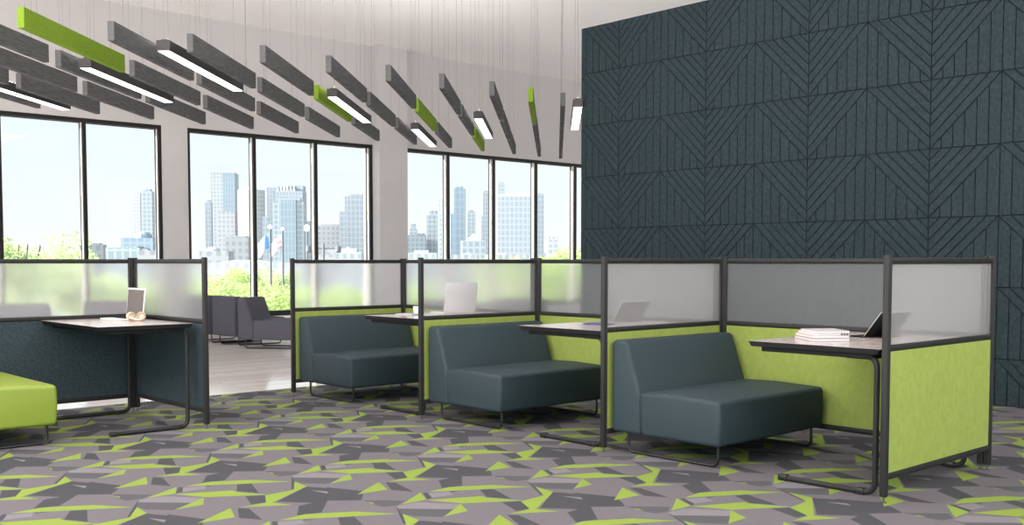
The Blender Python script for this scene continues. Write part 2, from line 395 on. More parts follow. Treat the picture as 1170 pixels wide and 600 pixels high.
def strip(poly):
    r1 = inset(poly, .0032)
    if not r1: return
    r2 = inset(poly, .0055)
    if not r2 or len(r2) != len(r1):
        r2 = None
    d = .013
    lo = [bm.verts.new((XW+.001, p[0], p[1])) for p in r1]; mid = [bm.verts.new((XW-d+.0025, p[0], p[1])) for p in r1]
    n = len(r1)
    for i in range(n): bm.faces.new([lo[i], lo[(i+1) % n], mid[(i+1) % n], mid[i]])
    if r2:
        hi = [bm.verts.new((XW-d, p[0], p[1])) for p in r2]
        for i in range(n): bm.faces.new([mid[i], mid[(i+1) % n], hi[(i+1) % n], hi[i]])
        bm.faces.new(hi)
    else: bm.faces.new(mid)
strips = []
for k in range(6): strips.append(clip(clip([(0, 0), (T, 0), (T, T), (0, T)], -1, 1, -.1*k), 1, -1, .1*(k+1)))
for j in range(6): strips.append(clip([(.1*j, 0), (.1*(j+1), 0), (.1*(j+1), T), (.1*j, T)], 1, -1, 0))
strips = [s for s in strips if len(s) > 2]
for n_ in range(-1, 11):
    yv = 7.836-1.2055*n_
    for sgn in (1, -1):
        for r in range(-1, 7):
            zb = 3.385-.5985*r
            for s in strips:
                poly = [(yv+sgn*u*1.0046, zb+v*.9975) for u, v in s]
                poly = clip(poly, -1, 0, YE)
                if len(poly) > 2: poly = clip(poly, 1, 0, 5)
                if len(poly) > 2: poly = clip(poly, 0, -1, HW)
                if len(poly) > 2: poly = clip(poly, 0, 1, 0)
                if len(poly) > 2: strip(poly)
bmesh.ops.recalc_face_normals(bm, faces=bm.faces)
finish('felt_panelling', bm, M['wallfelt'], wr)

# ------------------------------------------------------------------ partition panels
DL, SPITCH, BA, BB = 1.219, 1.886, 4.818, 2.503
def post(parent, x, y, zt=1.237, axis='X'):
    bm = bmesh.new()
    if axis == 'X':
        add_box(bm, x-.018, x-.002, y-.0165, y+.0165, .03, zt, .006, 3); add_box(bm, x+.0, x+.018, y-.0165, y+.0165, .03, zt, .006, 3)
        add_box(bm, x-.012, x+.012, y-.0135, y+.0135, .03, zt-.003)
    else:
        add_box(bm, x-.0165, x+.0165, y-.018, y-.002, .03, zt, .006, 3); add_box(bm, x-.0165, x+.0165, y+.0, y+.018, .03, zt, .006, 3)
        add_box(bm, x-.0135, x+.0135, y-.012, y+.012, .03, zt-.003)
    o = finish('post', bm, M['black'], parent, True)
    g = bmesh.new(); add_lathe(g, [(.014, 0), (.014, .005), (.005, .009), (.005, .031)], 14, x, y)
    finish('levelling_foot', g, M['chrome'], o, True)
def panel(name, label, L_, felt, group, loc, rz):
    """framed panel along local x from 0 to L_"""
    t = thing(name, label, 'partition', loc, rz, group)
    post(t, 0, 0); post(t, L_, 0)
    for nm, z0, z1 in (('top_rail', 1.192, 1.225), ('middle_rail', .755, .790), ('bottom_rail', .112, .150)):
        bm = bmesh.new(); add_box(bm, .017, L_-.017, -.016, .016, z0, z1, .0135, 5); finish(nm, bm, M['black'], t, True)
    bm = bmesh.new(); add_box(bm, .020, L_-.020, -.011, .011, .146, .759, .004, 2); finish('felt_panel', bm, felt, t)
    bm = bmesh.new(); add_box(bm, .018, L_-.018, -.003, .003, .786, 1.196); finish('frosted_pane', bm, M['frost'], t)
    return t
ORD = ['closest to the camera at the right', 'second from the right', 'third from the right', 'farthest, beside the open floor']
dv = panel('partition_panel', 'green partition with frosted top, end divider at the far right of the booths', DL, M['greenfelt'], 'booth dividers', (BA, BB, 0), 0)
dl = ['green divider with frosted top, behind the nearest dark bench', 'green divider with frosted top, behind the middle dark bench', 'green divider with frosted top, behind the farthest dark bench beside the open floor']
for k in range(1, 4): dup(dv, (BA, BB+SPITCH*k, 0), 0, dl[k-1], 'booth dividers')
sp = panel('partition_panel', 'long green partition with frosted top, behind the table with the stacked books', SPITCH-.08, M['greenfelt'], 'booth back panels', (BA+DL, BB+.04, 0), PI/2)
dup(sp, (BA+DL, BB+SPITCH+.04, 0), PI/2, 'long green partition with frosted top, running behind the middle booth table', 'booth back panels')
dup(sp, (BA+DL, BB+2*SPITCH+.04, 0), PI/2, 'long green partition with frosted top, running behind the farthest booth table with the cup', 'booth back panels')
LX, LY = 3.39, 6.955     # left booth: divider end
panel('partition_panel', 'short dark teal partition with frosted top, at the right end of the left booth', DL, M['tealfelt'], None, (LX, LY, 0), PI/2)
panel('partition_panel', 'long dark teal partition with frosted top, behind the lime green bench', SPITCH-.08, M['tealfelt'], None, (LX-.04, LY+DL, 0), PI)

# ------------------------------------------------------------------ benches: local origin at back left floor corner, front towards -y, width +x
def bench(name, label, m, W, loc, rz, group=None, cat='bench'):
    t = thing(name, label, cat, loc, rz, group)
    bm = bmesh.new(); add_prism(bm, [(0, .132), (0, .713), (-.115, .713), (-.150, .62), (-.235, .37), (-.238, .132)], 'X', 0, W, .026, 5)
    finish('backrest', bm, m, t, True)
    bm = bmesh.new(); add_prism(bm, [(-.236, .132), (-.222, .402), (-.50, .408), (-.826, .396), (-.833, .27), (-.822, .132)], 'X', .0, W, .026, 5)
    finish('seat', bm, m, t, True)
    for x in (.065, W-.065):
        p = round_path([(x, -.09, .14), (x, -.09, .011), (x, -.775, .011), (x, -.775, .14)], .045, 6)
        bm = bmesh.new(); add_tube(bm, p, .0095, 10); finish('sled_leg', bm, M['black2'], t, True)
    return t
bw = 1.13
b0 = bench('booth_bench', 'dark teal upholstered bench with black sled legs, nearest of the three in the green booths', M['teal'], bw, (BA+.035, BB+1.852, 0), 0, 'dark teal booth benches')
dup(b0, (BA+.035, BB+1.852+SPITCH, 0), 0, 'dark teal upholstered bench in the middle green booth', 'dark teal booth benches')
dup(b0, (BA+.035, BB+1.852+2*SPITCH, 0), 0, 'dark teal upholstered bench in the farthest green booth beside the open floor', 'dark teal booth benches')
bench('booth_bench', 'lime green upholstered bench cut off by the left edge', M['lime_seat'], bw, (LX-1.852, LY+.04, 0), PI/2)

# ------------------------------------------------------------------ tables: local x 0..1.12 along divider, y 0..0.8 away from divider
def table(label, loc, rz, group, W=1.12, D=.79):
    t = thing('booth_table', label, 'table', loc, rz, group)
    z = .762
    bm = bmesh.new(); add_prism(bm, [(.003, z-.002), (.003, z), (D-.003, z), (D-.003, z-.002)], 'X', .0, W, 0)
    finish('laminate_top', bm, M['laminate'], t)
    bm = bmesh.new(); add_prism(bm, [(0, z-.001), (D, z-.001), (D-.02, z-.03), (.02, z-.03)], 'X', -.003, W, .001, 1)
    finish('table_edge', bm, M['edge'], t)
    bm = bmesh.new(); add_box(bm, .015, W-.02, .05, D-.075, z-.056, z-.030, .003)
    finish('under_frame', bm, M['edge'], t)
    for x in (.032, W-.05):
        p = round_path([(x, .20, z-.045), (x, .034, z-.045), (x, .034, .0165), (x, .585, .0165)], .06, 8)
        bm = bmesh.new(); add_tube(bm, p, .0150, 12); lg = finish('sled_leg', bm, M['black'], t, True)
        for yy in (.545, .09):
            bm = bmesh.new(); add_box(bm, x-.0185, x+.0185, yy, yy+.055, 0.0, .034, .005, 2); finish('floor_glide', bm, M['black2'], lg, True)
    return t
tx = 4.885
t0 = table('booth table with black sled legs, holding the stack of books', (tx, BB+.065, 0), 0, 'tables in the green booths')
def dup_table(k, label): return dup(t0, (tx, BB+.065+SPITCH*k, 0), 0, label, 'tables in the green booths')
dup_table(1, 'booth table in the middle green booth, above the seat of the bench')
dup_table(2, 'booth table in the farthest green booth, holding the open silver laptop')
table('white-glaring booth table with black sled legs, holding laptop and headphones', (LX-.065, LY+.067, 0), PI/2, None, D=.68)

# ------------------------------------------------------------------ things on the tables
TZ = .7622
def laptop(label, loc, rz, ang, W=.33, D=.22, lidh=.22, face='screen'):
    """hinge along local x, deck towards -y, screen faces -y"""
    t = thing('laptop', label, 'laptop', loc, rz)
    bm = bmesh.new(); add_box(bm, -W/2, W/2, -D, 0, 0, .012, .005, 3); base = finish('base', bm, M['alu'], t, True)
    bm = bmesh.new(); add_box(bm, -W/2+.02, W/2-.02, -D*.55, -.02, .0121, .0135)
    for i in range(12):
        for j in range(5): add_box(bm, -W/2+.024+i*.0237, -W/2+.044+i*.0237, -.115+j*.019, -.1+j*.019, .0135, .0148)
    finish('keyboard', bm, M['darkplastic'], base)
    bm = bmesh.new(); add_box(bm, -.05, .05, -D+.01, -D*.6, .0121, .0128); finish('trackpad', bm, M['alu'], base)
    R = Matrix.Translation((0, 0, .010)) @ Matrix.Rotation(-ang, 4, 'X')
    bm = bmesh.new(); add_box(bm, -W/2, W/2, 0, .006, 0, lidh, .0025, 2); bm.transform(R); lid = finish('lid', bm, M['alu'], t, True)
    bm = bmesh.new(); add_box(bm, -W/2+.010, W/2-.010, -.0012, .0006, .016, lidh-.014); bm.transform(R); finish('screen', bm, M['screen'], lid)
    return t
laptop('open silver laptop seen from the back through the frosted panel in the farthest green booth', (5.72, 6.905, TZ), PI, math.radians(8), W=.355, D=.19, lidh=.255)
laptop('open laptop with dark screen on the left table beside the headphones', (3.235, 7.84, TZ), -PI/2, math.radians(6), W=.32, D=.20, lidh=.232)

def tablet(label, loc, rz):
    t = thing('tablet', label, 'tablet', loc, rz)
    a = math.radians(40)
    R = Matrix.Translation((0, 0, .006)) @ Matrix.Rotation(a, 4, 'X')       # top leans to -y
    bm = bmesh.new(); add_box(bm, 0, .26, -.006, 0, 0, .19, .0025, 2); bm.transform(R); finish('housing', bm, M['darkplastic'], t, True)
    bm = bmesh.new(); add_box(bm, -.0004, .2604, .0001, .0026, -.0, .1903, .0008, 1); bm.transform(R); finish('bright_bezel', bm, M['alu'], t, True)
    bm = bmesh.new(); add_box(bm, .012, .248, .0027, .0032, .012, .178); bm.transform(R); finish('screen', bm, M['screen'], t)
    top = R @ Vector((.13, -.006, .13)); bm = bmesh.new()
    add_prism(bm, [(top.y, top.z), (top.y-.003, top.z), (top.y-.010, 0.0), (top.y-.006, 0.0)], 'X', .06, .20); finish('kickstand', bm, M['darkplastic'], t)
    bm = bmesh.new(); add_box(bm, 0, .26, .002, .115, 0, .006, .002, 1)
    for i in range(12):
        for j in range(4): add_box(bm, .012+i*.0198, .028+i*.0198, .018+j*.023, .036+j*.023, .006, .0078)
    finish('keyboard', bm, M['darkplastic'], t)
    return t
tablet('dark tablet on its kickstand with a keyboard, beside the stack of books', (5.56, 3.03, TZ), -.2)
tablet('dark tablet propped up on the middle green booth table, seen through frosted panel', (5.72, 5.13, TZ), -.2)

def book(label, loc, rz, w_, d_, h_, cm, spine=True):
    t = thing('book', label, 'book', loc, rz, 'books stacked on the nearest green booth table')
    bm = bmesh.new(); add_box(bm, .003, w_-.003, .002, d_-.004, .002, h_-.002); finish('pages', bm, M['paper'], t)
    bm = bmesh.new(); add_box(bm, 0, w_, 0, d_, 0, .0018); add_box(bm, 0, w_, 0, d_, h_-.0018, h_); add_box(bm, 0, w_, d_-.003, d_, .0, h_)
    finish('cover', bm, cm, t)
    return t
bz = TZ; ba = -37.6*PI/180
bdir = Vector((math.cos(ba), math.sin(ba))); bn = Vector((-bdir.y, bdir.x))
for i, (lab, w_, d_, h_, cm, du, dn) in enumerate([
    ('bottom book of the stack, blue-white page edges under a brown cover', .215, .285, .017, M['brownc'], 0, 0),
    ('second book from the bottom of the stack, tan orange cover', .212, .270, .016, M['tan'], .003, .004),
    ('third book of the stack, spiral bound with dark rings along its page edge', .200, .250, .012, M['paper'], .013, .004),
    ('topmost book of the stack with pale grey cover', .195, .230, .013, M['greyc'], .018, .0)]):
    p = Vector((5.075, 3.070))+bdir*du+bn*dn
    t = book(lab, (p.x, p.y, bz), ba, w_, d_, h_, cm)
    if i == 2:
        for q in (.155, .170, .185):
            bm = bmesh.new(); add_tube(bm, [(q+.004*math.cos(a), 0.001-.0035*math.sin(a)*0-.003, h_/2+.005*math.sin(a)) for a in [k*PI/4 for k in range(8)]], .0017, 6, closed=True)
            finish('binding_ring', bm, M['darkplastic'], t, True)
    bz += h_+.0002

# cup and notebooks
t = thing('cup', 'small pale blue cup on the farthest green booth table', 'cup', (5.235, 6.872, TZ+.010))
bm = bmesh.new(); add_lathe(bm, [(.026, 0), (.030, .004), (.034, .062), (.031, .062), (.027, .008)], 24); finish('body', bm, M['paleblue'], t, True)
bm = bmesh.new(); add_tube(bm, [(.030+.018*math.sin(a), 0, .034-.020*math.cos(a)) for a in [k*PI/8 for k in range(9)]], .004, 8); finish('handle', bm, M['paleblue'], t, True)
def notebook(label, loc, rz, w_, d_, h_, m):
    t = thing('notebook', label, 'notebook', loc, rz)
    bm = bmesh.new(); add_box(bm, 0, w_, 0, d_, 0, h_, .002, 2); finish('cover', bm, m, t, True)
    bm = bmesh.new(); add_box(bm, .003, w_+.001, .003, d_-.003, .0018, h_-.0018); finish('pages', bm, M['paper'], t)
    return t
notebook('dark notebook lying under the pale blue cup', (5.15, 6.84, TZ), .1, .14, .20, .0095, M['greyc'])
notebook('small navy notebook on the middle booth table beside the black post', (5.33, 4.82, TZ), .3, .13, .19, .012, M['navy'])

# headphones
t = thing('headphones', 'cream over-ear headphones lying in front of the left laptop', 'headphones', (3.15, 7.575, TZ), math.radians(-12)); t.scale = (.86, .86, .86)
def cup_part(cx, cy, tilt):
    bm = bmesh.new(); add_lathe(bm, [(.020, -.018), (.034, -.014), (.038, -.004), (.038, .004), (.030, .012), (.016, .016)], 24)
    bm.transform(Matrix.Translation((cx, cy, .040)) @ Matrix.Rotation(tilt, 4, 'Z') @ Matrix.Rotation(PI/2, 4, 'Y')); e = finish('ear_cup', bm, M['cream'], t, True)
    bm = bmesh.new()
    ring = [(0.029*math.cos(a), .029*math.sin(a), -.018) for a in [k*2*PI/20 for k in range(20)]]
    add_tube(bm, ring, .010, 8, closed=True); bm.transform(Matrix.Translation((cx, cy, .040)) @ Matrix.Rotation(tilt, 4, 'Z') @ Matrix.Rotation(PI/2, 4, 'Y')); finish('ear_pad', bm, M['creampad'], e, True)
cup_part(-.045, .05, 1.9); cup_part(.045, .05, 1.2)
pts = []
for k in range(17):
    a = PI*k/16; pts.append((.062*math.cos(a), .05-.135*math.sin(a), .040-.022*math.sin(a)))
bm = bmesh.new(); add_tube(bm, pts, .0085, 10); finish('headband', bm, M['cream'], t, True)

# ------------------------------------------------------------------ lounge chairs by the window
bench('lounge_chair', 'slate grey lounge chair nearest the viewer, turned with its pale side showing', M['lounge'], .62, (6.85, 13.09, 0), math.radians(35), 'slate lounge chairs', 'chair')
lw = bench('lounge_chair', 'slate grey lounge chair with its back to the viewer, between the other two', M['lounge'], .70, (7.02, 13.49, 0), PI/2, 'slate lounge chairs', 'chair')
dup(lw, (6.98, 14.24, 0), PI/2, 'slate grey lounge chair farthest left, mostly hidden by the partition post', 'slate lounge chairs')

for (qx, qd, rz_, lab_) in ((8, 12.2, YAW-PI/2, 'slate grey lounge chair blurred behind the frosted pane at the left edge'), (86, 12.2, YAW-PI/2, 'slate grey lounge chair blurred behind the frosted pane left of the headphones'),
                          (190, 13.0, YAW-PI/2, 'slate grey lounge chair blurred behind the frosted pane at the end of the left booth'),
                          (572, 13.6, YAW-PI/2+.1, 'slate grey lounge chair blurred behind the frosted pane right of the silver laptop'), (655, 13.9, YAW-PI/2+.1, 'slate grey lounge chair blurred behind the frosted pane beside the dark wall')):
    px_ = Vector((math.cos(YAW), math.sin(YAW)))*qd+Vector((math.sin(YAW), -math.cos(YAW)))*((qx-585)/F_PX*qd)
    dup(lw, (px_.x-.35*math.sin(YAW), px_.y+.35*math.cos(YAW), 0), rz_+PI, lab_, 'slate lounge chairs')
# ------------------------------------------------------------------ hanging felt baffles and linear lights (45 degrees to the room)
q2 = math.sqrt(2)
ZB, BH, BT, BL = 3.0, .16, .056, 1.86
def cables(bm, L_, z0, xs_):
    for x in xs_: add_tube(bm, [(x, 0, z0), (x, 0, CZ-ZB)], .0016, 5)
def baffle(label, face, edge):
    t = thing('ceiling_baffle', label, 'baffle', (0, 0, 0), PI/4)
    bm = bmesh.new(); add_box(bm, 0, BL, -BT/2, BT/2, 0.0005, BH, .003, 1); finish('felt_block', bm, face, t)
    for x in (.25, BL-.25):
        bm = bmesh.new(); cables(bm, BL, BH, (x,)); finish('suspension_cable', bm, M['cable'], t)
    return t
seg = {0: 'nearest', 1: 'middle', 2: 'farthest'}
nth = ['first', 'second', 'third', 'fourth', 'fifth', 'sixth', 'seventh', 'eighth', 'ninth', 'tenth', 'eleventh', 'twelfth', 'thirteenth', 'fourteenth']
pg = baffle('x', M['grey_baffle'], M['grey_edge']); pn = baffle('x', M['green_baffle'], M['green_edge'])
used = {'grey': False, 'green': False}
greens = {(1, 0), (3, 2), (4, 1), (6, 1), (9, 0)}
ROWS = [.075, -.29, -.70, -1.19, -1.67, -2.16, -2.65, -3.14, -3.62, -4.11, -4.60, -5.09, -5.57, -6.06]
for r in range(14):
    s2 = ROWS[r]
    for g in range(3):
        if (r in (12, 13) and g < 1) or (r == 13 and g < 2): continue
        Y0 = (8.466, 9.94, 11.42)[g]
        # near end centre: s2=(X-Y)/sqrt2
        Xc = Y0+s2*q2
        green = (r, g) in greens
        col = 'lime green' if green else 'charcoal grey'
        lab = '%s felt ceiling baffle, %s segment of the %s row counted from the dark wall' % (col, seg[g], nth[r])
        src = pn if green else pg; kk = 'green' if green else 'grey'
        if not used[kk]: used[kk] = True; o = src; o.location = (Xc, Y0, ZB); o['label'] = lab
        else: o = dup(src, (Xc, Y0, ZB), PI/4, lab)
        o['group'] = 'hanging felt ceiling baffles'
LLn, LH, LWd = 2.08, .092, .118
lt = thing('pendant_light', 'x', 'light', (0, 0, 0), PI/4, 'linear pendant lights among the baffles')
bm = bmesh.new(); add_box(bm, 0, LLn, -LWd/2, LWd/2, .004, LH, .003, 1); add_box(bm, .04, LLn-.04, -LWd/2+.025, LWd/2-.025, LH, LH+.016, .003, 1); finish('housing', bm, M['housing'], lt)
bm = bmesh.new(); add_box(bm, .012, LLn-.012, -LWd/2+.010, LWd/2-.010, -.001, .006); finish('diffuser', bm, M['diffuser'], lt)
bm = bmesh.new(); add_box(bm, .10, LLn-.10, -LWd/2+.034, LWd/2-.034, LH+.015, LH+.0185); finish('added_uplight_strip', bm, mat('added_uplight_glow', (.9, .9, .9, 1), .5, emit=((1, .97, .95, 1), 45.0)), lt)  # glowing strip added on top, out of view, to brighten the ceiling
for x in (.12, LLn-.12):
    bm = bmesh.new(); cables(bm, LLn, LH+.016, (x,)); add_tube(bm, [(x, 0, LH), (x, 0, LH+.05)], .009, 8); finish('suspension_cable', bm, M['cable'], lt)
ll = [(.19+.06, 8.39, 'linear pendant light half hidden by the edge of the dark wall'), (-1.03+.05, 9.91, 'short-looking linear pendant light second from the dark wall'), (-1.97+.05, 11.30, 'small linear pendant light low beside the window pier'),
      (-2.495+.05, 9.70, 'linear pendant light just in front of the lime baffle above the middle window'), (-3.40+.05, 8.57, 'long linear pendant light hanging highest, between the grey baffles'), (-4.42+.05, 9.81, 'linear pendant light under the large lime baffle at the left'), (-5.80, 11.18, 'linear pendant light low at the left edge above the left window')]
for i, (s2, Y0, lab) in enumerate(ll):
    X0_ = Y0+s2*q2
    if i == 0: lt.location = (X0_, Y0, ZB); lt['label'] = lab
    else: dup(lt, (X0_, Y0, ZB), PI/4, lab)

# ------------------------------------------------------------------ outside: ground, trees, city
GZ = -7.0
gd = struct(box_obj('ground', M['ground'], None, -900, 900, 17.5, 1400, GZ-1, GZ))
hf = Vector((math.cos(YAW), math.sin(YAW))); hr = Vector((math.sin(YAW), -math.cos(YAW)))
def at(px, D): p = hf*D+hr*((px-585)/F_PX*D); return p.x, p.y
def zat(py, D): return 1.2+(299.9-py)/F_PX*D
def crown_mesh(seed, m, n=5200, lobes=11):
    rnd = random.Random(seed); bm = bmesh.new()
    cs = [(Vector((rnd.uniform(-.62, .62), rnd.uniform(-.62, .62), rnd.uniform(-.35, .5))), rnd.uniform(.28, .48)) for _ in range(lobes)]
    for _ in range(n):
        c, r = rnd.choice(cs)
        d = Vector((rnd.gauss(0, 1), rnd.gauss(0, 1), rnd.gauss(0, 1))).normalized()*r*rnd.uniform(.55, 1.05)
        p = c+d; s = rnd.uniform(.022, .045)
        a = Vector((rnd.gauss(0, 1), rnd.gauss(0, 1), rnd.gauss(0, 1))).normalized(); b = a.cross(Vector((rnd.gauss(0, 1), rnd.gauss(0, 1), rnd.gauss(0, 1)))).normalized()
        bm.faces.new([bm.verts.new(p+a*s), bm.verts.new(p+b*s*.6), bm.verts.new(p-a*s), bm.verts.new(p-b*s*.6)])
    me = bpy.data.meshes.new('crown'); bm.to_mesh(me); bm.free(); me.materials.append(m); return me
crowns = [crown_mesh(11, M['leaf']), crown_mesh(23, M['leaf2']), crown_mesh(37, M['leaf'])]
def trunk_mesh():
    bm = bmesh.new(); add_tube(bm, [(0, 0, 0), (.02, .01, .3), (0, .02, .62)], .05, 8, r2=.03)
    for k in range(6):
        a = k*PI/3; add_tube(bm, [(0, .02, .45), (.2*math.cos(a), .2*math.sin(a), .72), (.42*math.cos(a), .42*math.sin(a), .95)], .022, 6, r2=.008)
    me = bpy.data.meshes.new('trunk'); bm.to_mesh(me); bm.free(); me.materials.append(M['bark']); return me
trunk_me = trunk_mesh()
def tree(label, px, D, top_py, R, ci, cat='tree', group='trees outside the windows'):
    x, y = at(px, D); top = zat(top_py, D); t = thing('tree', label, cat, (x, y, GZ), random.uniform(0, 6), group)
    c = bpy.data.objects.new('crown', crowns[ci]); C.objects.link(c); c.parent = t; c.scale = (R, R, R*.85); c.location = (0, 0, top-GZ-R*.72)
    k = bpy.data.objects.new('trunk', trunk_me); C.objects.link(k); k.parent = t; H = (top-GZ-R*.4)/.95; k.scale = (min(R, H), min(R, H), H)
TL = [
 (8, 30, 246, 2.2, 1, 'pale green tree rising above the left partition at the left edge'),
 (48, 27, 266, 1.9, 1, 'pale green tree just right of the tallest tree in the left window'),
 (-20, 34, 290, 2.4, 0, 'tree low behind the frosted glass at the left edge'),
 (95, 37, 302, 1.7, 1, 'low tree behind the frosted glass left of the laptop'),
 (150, 32, 308, 2.0, 1, 'low tree behind the frosted glass right of the laptop'),
 (205, 30, 312, 1.9, 0, 'low tree behind the frosted end panel of the left booth'),
 (250, 27, 311, 1.6, 0, 'bright green tree above the lounge chairs, left of the window mullion'),
 (283, 30, 318, 1.7, 0, 'bright green tree above the lounge chairs, behind the window mullion'),
 (310, 30, 318, 1.7, 2, 'bright green tree right of the window mullion'),
 (345, 34, 320, 1.9, 0, 'bright green tree beside the post of the farthest green partition'),
 (392, 30, 318, 1.8, 2, 'tree behind the left part of the farthest frosted pane'),
 (430, 32, 326, 1.9, 1, 'tree behind the right part of the farthest frosted pane'),
 (480, 31, 316, 1.7, 0, 'tree behind the frosted glass left of the silver laptop'),
 (530, 30, 312, 1.8, 1, 'tree behind the frosted glass over the silver laptop'),
 (572, 66, 289, 2.8, 1, 'small pale tree at the foot of the wide tower'),
 (598, 52, 286, 2.2, 1, 'small pale tree left of the rightmost thick window mullion'),
 (628, 34, 280, 2.1, 2, 'green tree in the rightmost window pane, left half'),
 (655, 33, 279, 2.0, 0, 'green tree in the rightmost window pane, beside the dark wall'),
 (268, 150, 304, 4.0, 0, 'round distant tree left of the mullion by the waterfront'),
 (300, 150, 303, 4.5, 0, 'round distant tree between mullion and flagpoles'),
 (322, 160, 304, 3.5, 1, 'round distant tree behind the flagpoles'),
]
for i_, (px, D, ty, R, ci, lab) in enumerate(TL):
    k_ = 1+.28*(i_ % 3) if D < 40 else 1+.15*(i_ % 2)
    tree(lab, px, D*k_, ty, R*min(k_, 1.25), ci)

white = (.86, .90, .92, 1)
FM = [facade('facade_pale_blue', (.80, .87, .92, 1), (.55, .72, .82, 1), 3.2, 3.6),
      facade('facade_glass_blue', (.62, .80, .90, 1), (.46, .69, .84, 1), 2.4, 5.0, .2),
      facade('facade_white', (.90, .92, .93, 1), (.68, .78, .84, 1), 3.0, 3.6, .5),
      facade('facade_pink', (.80, .77, .79, 1), (.62, .64, .72, 1), 3.4, 3.8, .5),
      facade('facade_slate', (.66, .74, .84, 1), (.56, .66, .78, 1), 3.0, 4.0, .3),
      facade('facade_deep_blue', (.40, .62, .80, 1), (.30, .55, .77, 1), 3.6, 6.0, .25),
      facade('facade_brown', (.60, .58, .58, 1), (.46, .50, .56, 1), 3.0, 3.5, .5),
      facade('facade_teal', (.62, .78, .80, 1), (.42, .64, .68, 1), 2.6, 3.6, .3)]
M['roofpale'] = mat('pale_roof', (.38, .39, .40, 1), .8)
def building(label, x0, x1, top, D, mi, parts=(), rot=.12, depth=None, name='skyscraper', cat='building', base_z=GZ, cyl=False):
    cx, cy = at((x0+x1)/2, D); W = (x1-x0)/F_PX*D; H = zat(top, D)-base_z
    rz = YAW-PI/2+rot; dp = depth or W*.9
    t = thing(name, label, cat, (cx, cy, base_z), rz, 'city buildings outside')
    W2 = W/(math.cos(rot)+.9*abs(math.sin(rot))) if not cyl else W
    bm = bmesh.new()
    if cyl: add_lathe(bm, [(W/2, 0), (W/2, H)], 24, 0, W/2)
    else: add_box(bm, -W2/2, W2/2, 0, dp, 0, H)
    finish('tower', bm, FM[mi], t)
    for (u0, u1, ty, kind, pmi) in parts:       # u in 0..1 across the tower; ty picture height of its top
        h = zat(ty, D)-base_z; bm = bmesh.new(); a, b = -W2/2+u0*W2, -W2/2+u1*W2
        if kind == 'box': add_box(bm, a, b, dp*.15, dp*.85, 0 if (u0 < 0 or u1 > 1) else H, h); nm = 'setback'
        elif kind == 'front': add_box(bm, a, b, -dp*.12, dp*.3, 0, h); nm = 'front_bay'
        elif kind == 'gable':
            add_prism(bm, [(a, H), (b, H), ((a+b)/2, h)], 'Y', 0, dp); nm = 'gable_roof'
        elif kind == 'slope':
            add_prism(bm, [(a, H), (b, H), (b, h), (a, (H+h)/2)], 'Y', 0, dp); nm = 'sloped_crown'
        elif kind == 'dome':
            r = (b-a)/2; add_lathe(bm, [(r, H), (r*.92, H+(h-H)*.5), (r*.6, H+(h-H)*.85), (r*.15, h)], 16, (a+b)/2, dp/2); nm = 'dome'
        elif kind == 'spire':
            add_lathe(bm, [((b-a)/2, H), ((b-a)/2.6, H+(h-H)*.45), ((b-a)/5, H+(h-H)*.5), ((b-a)/6, H+(h-H)*.75), (.3, h)], 10, (a+b)/2, dp/2); nm = 'spire'
        elif kind == 'teeth':
            n = 6
            for i in range(n): c0 = a+(b-a)*i/n; add_prism(bm, [(c0, H), (c0+(b-a)/n*.85, H), (c0+(b-a)/n*.55, h), (c0+(b-a)/n*.3, h)], 'Y', 0, dp*.3)
            nm = 'toothed_crown'
        finish(nm, bm, FM[pmi] if pmi >= 0 else M['roofpale'], t)
    return t
B = building
# left window
B('pale slab tower near the right side of the left window', 162.5, 176, 219, 520, 0, [(.25, .8, 216.5, 'box', 0)], .1)
B('faint white tower just left of the pale slab tower', 153, 162, 221, 640, 2, rot=.05)
B('blue glass office block with rounded roof drum in left window', 139, 176.5, 272, 330, 5, [(.28, .85, 264, 'dome', 5)], .06)
B('dark brick block right of the first mullion in the left window', 97, 120, 279.5, 240, 6, [(.1, .8, 278, 'box', 6)], .2)
B('low dark block left of the first mullion in the left window', 74, 92, 282, 260, 6, [(.3, .9, 280, 'box', 6)], -.1)
B('long low teal block at the bottom of the left window', 121, 161, 283, 220, 7, [(.5, .9, 281.5, 'box', 7)], .05)
B('pink low block at the bottom right corner of the left window', 158, 180, 286, 200, 3, [(.2, .5, 284.5, 'box', 3)], .1)
B('low pale block at the bottom left of the left window behind the tree', 64, 78, 288, 230, 7, rot=0)
# middle window
B('tallest skyscraper with a blue glass face, left in the middle window', 242, 271, 198, 600, 2, [(.5, 1.02, 199, 'front', 1)], .1)
B('pinkish block in front of the tallest skyscraper', 248.5, 270, 242, 520, 3, rot=.08)
B('thin slate tower at the left edge of the middle window', 235.5, 243, 232, 560, 4, [(.3, .9, 229, 'box', 4)], .1)
B('rounded pale tower crossed by the left mullion', 269.5, 300, 217, 500, 2, [(.2, .75, 214, 'dome', -1)], 0, cyl=True)
B('slate block with flat roof beside the left mullion', 300.5, 308, 248, 470, 4, rot=.1)
B('dark narrow tower behind the crowned white tower', 306, 319, 215, 640, 4, rot=.08)
B('tower with a toothed white crown behind the white blue tower', 315, 347.5, 219, 620, 4, [(.05, .75, 213, 'teeth', -1), (.45, 1.0, 212.5, 'box', 4)], .05)
B('broad white blue tower with stepped shoulders in the middle window', 311, 349.5, 231, 430, 0, [(.12, .88, 226, 'box', 0), (.25, .75, 229, 'front', 1)], .12)
B('low slate block left of the right mullion', 349, 357, 253, 450, 4, rot=.1)
B('wide low office block right of the right mullion', 363, 394, 258, 480, 3, [(.1, .8, 256.5, 'box', 3)], .1)
B('big stepped grey tower at the right of the middle window', 394, 419.5, 225, 460, 4, [(-.28, .02, 242, 'box', 4), (.25, .85, 222, 'box', 4)], .1)
B('grid windowed mid-rise block in front of the rounded tower', 258, 285, 271, 300, 6, [(.02, .9, 269.5, 'box', 2)], .1)
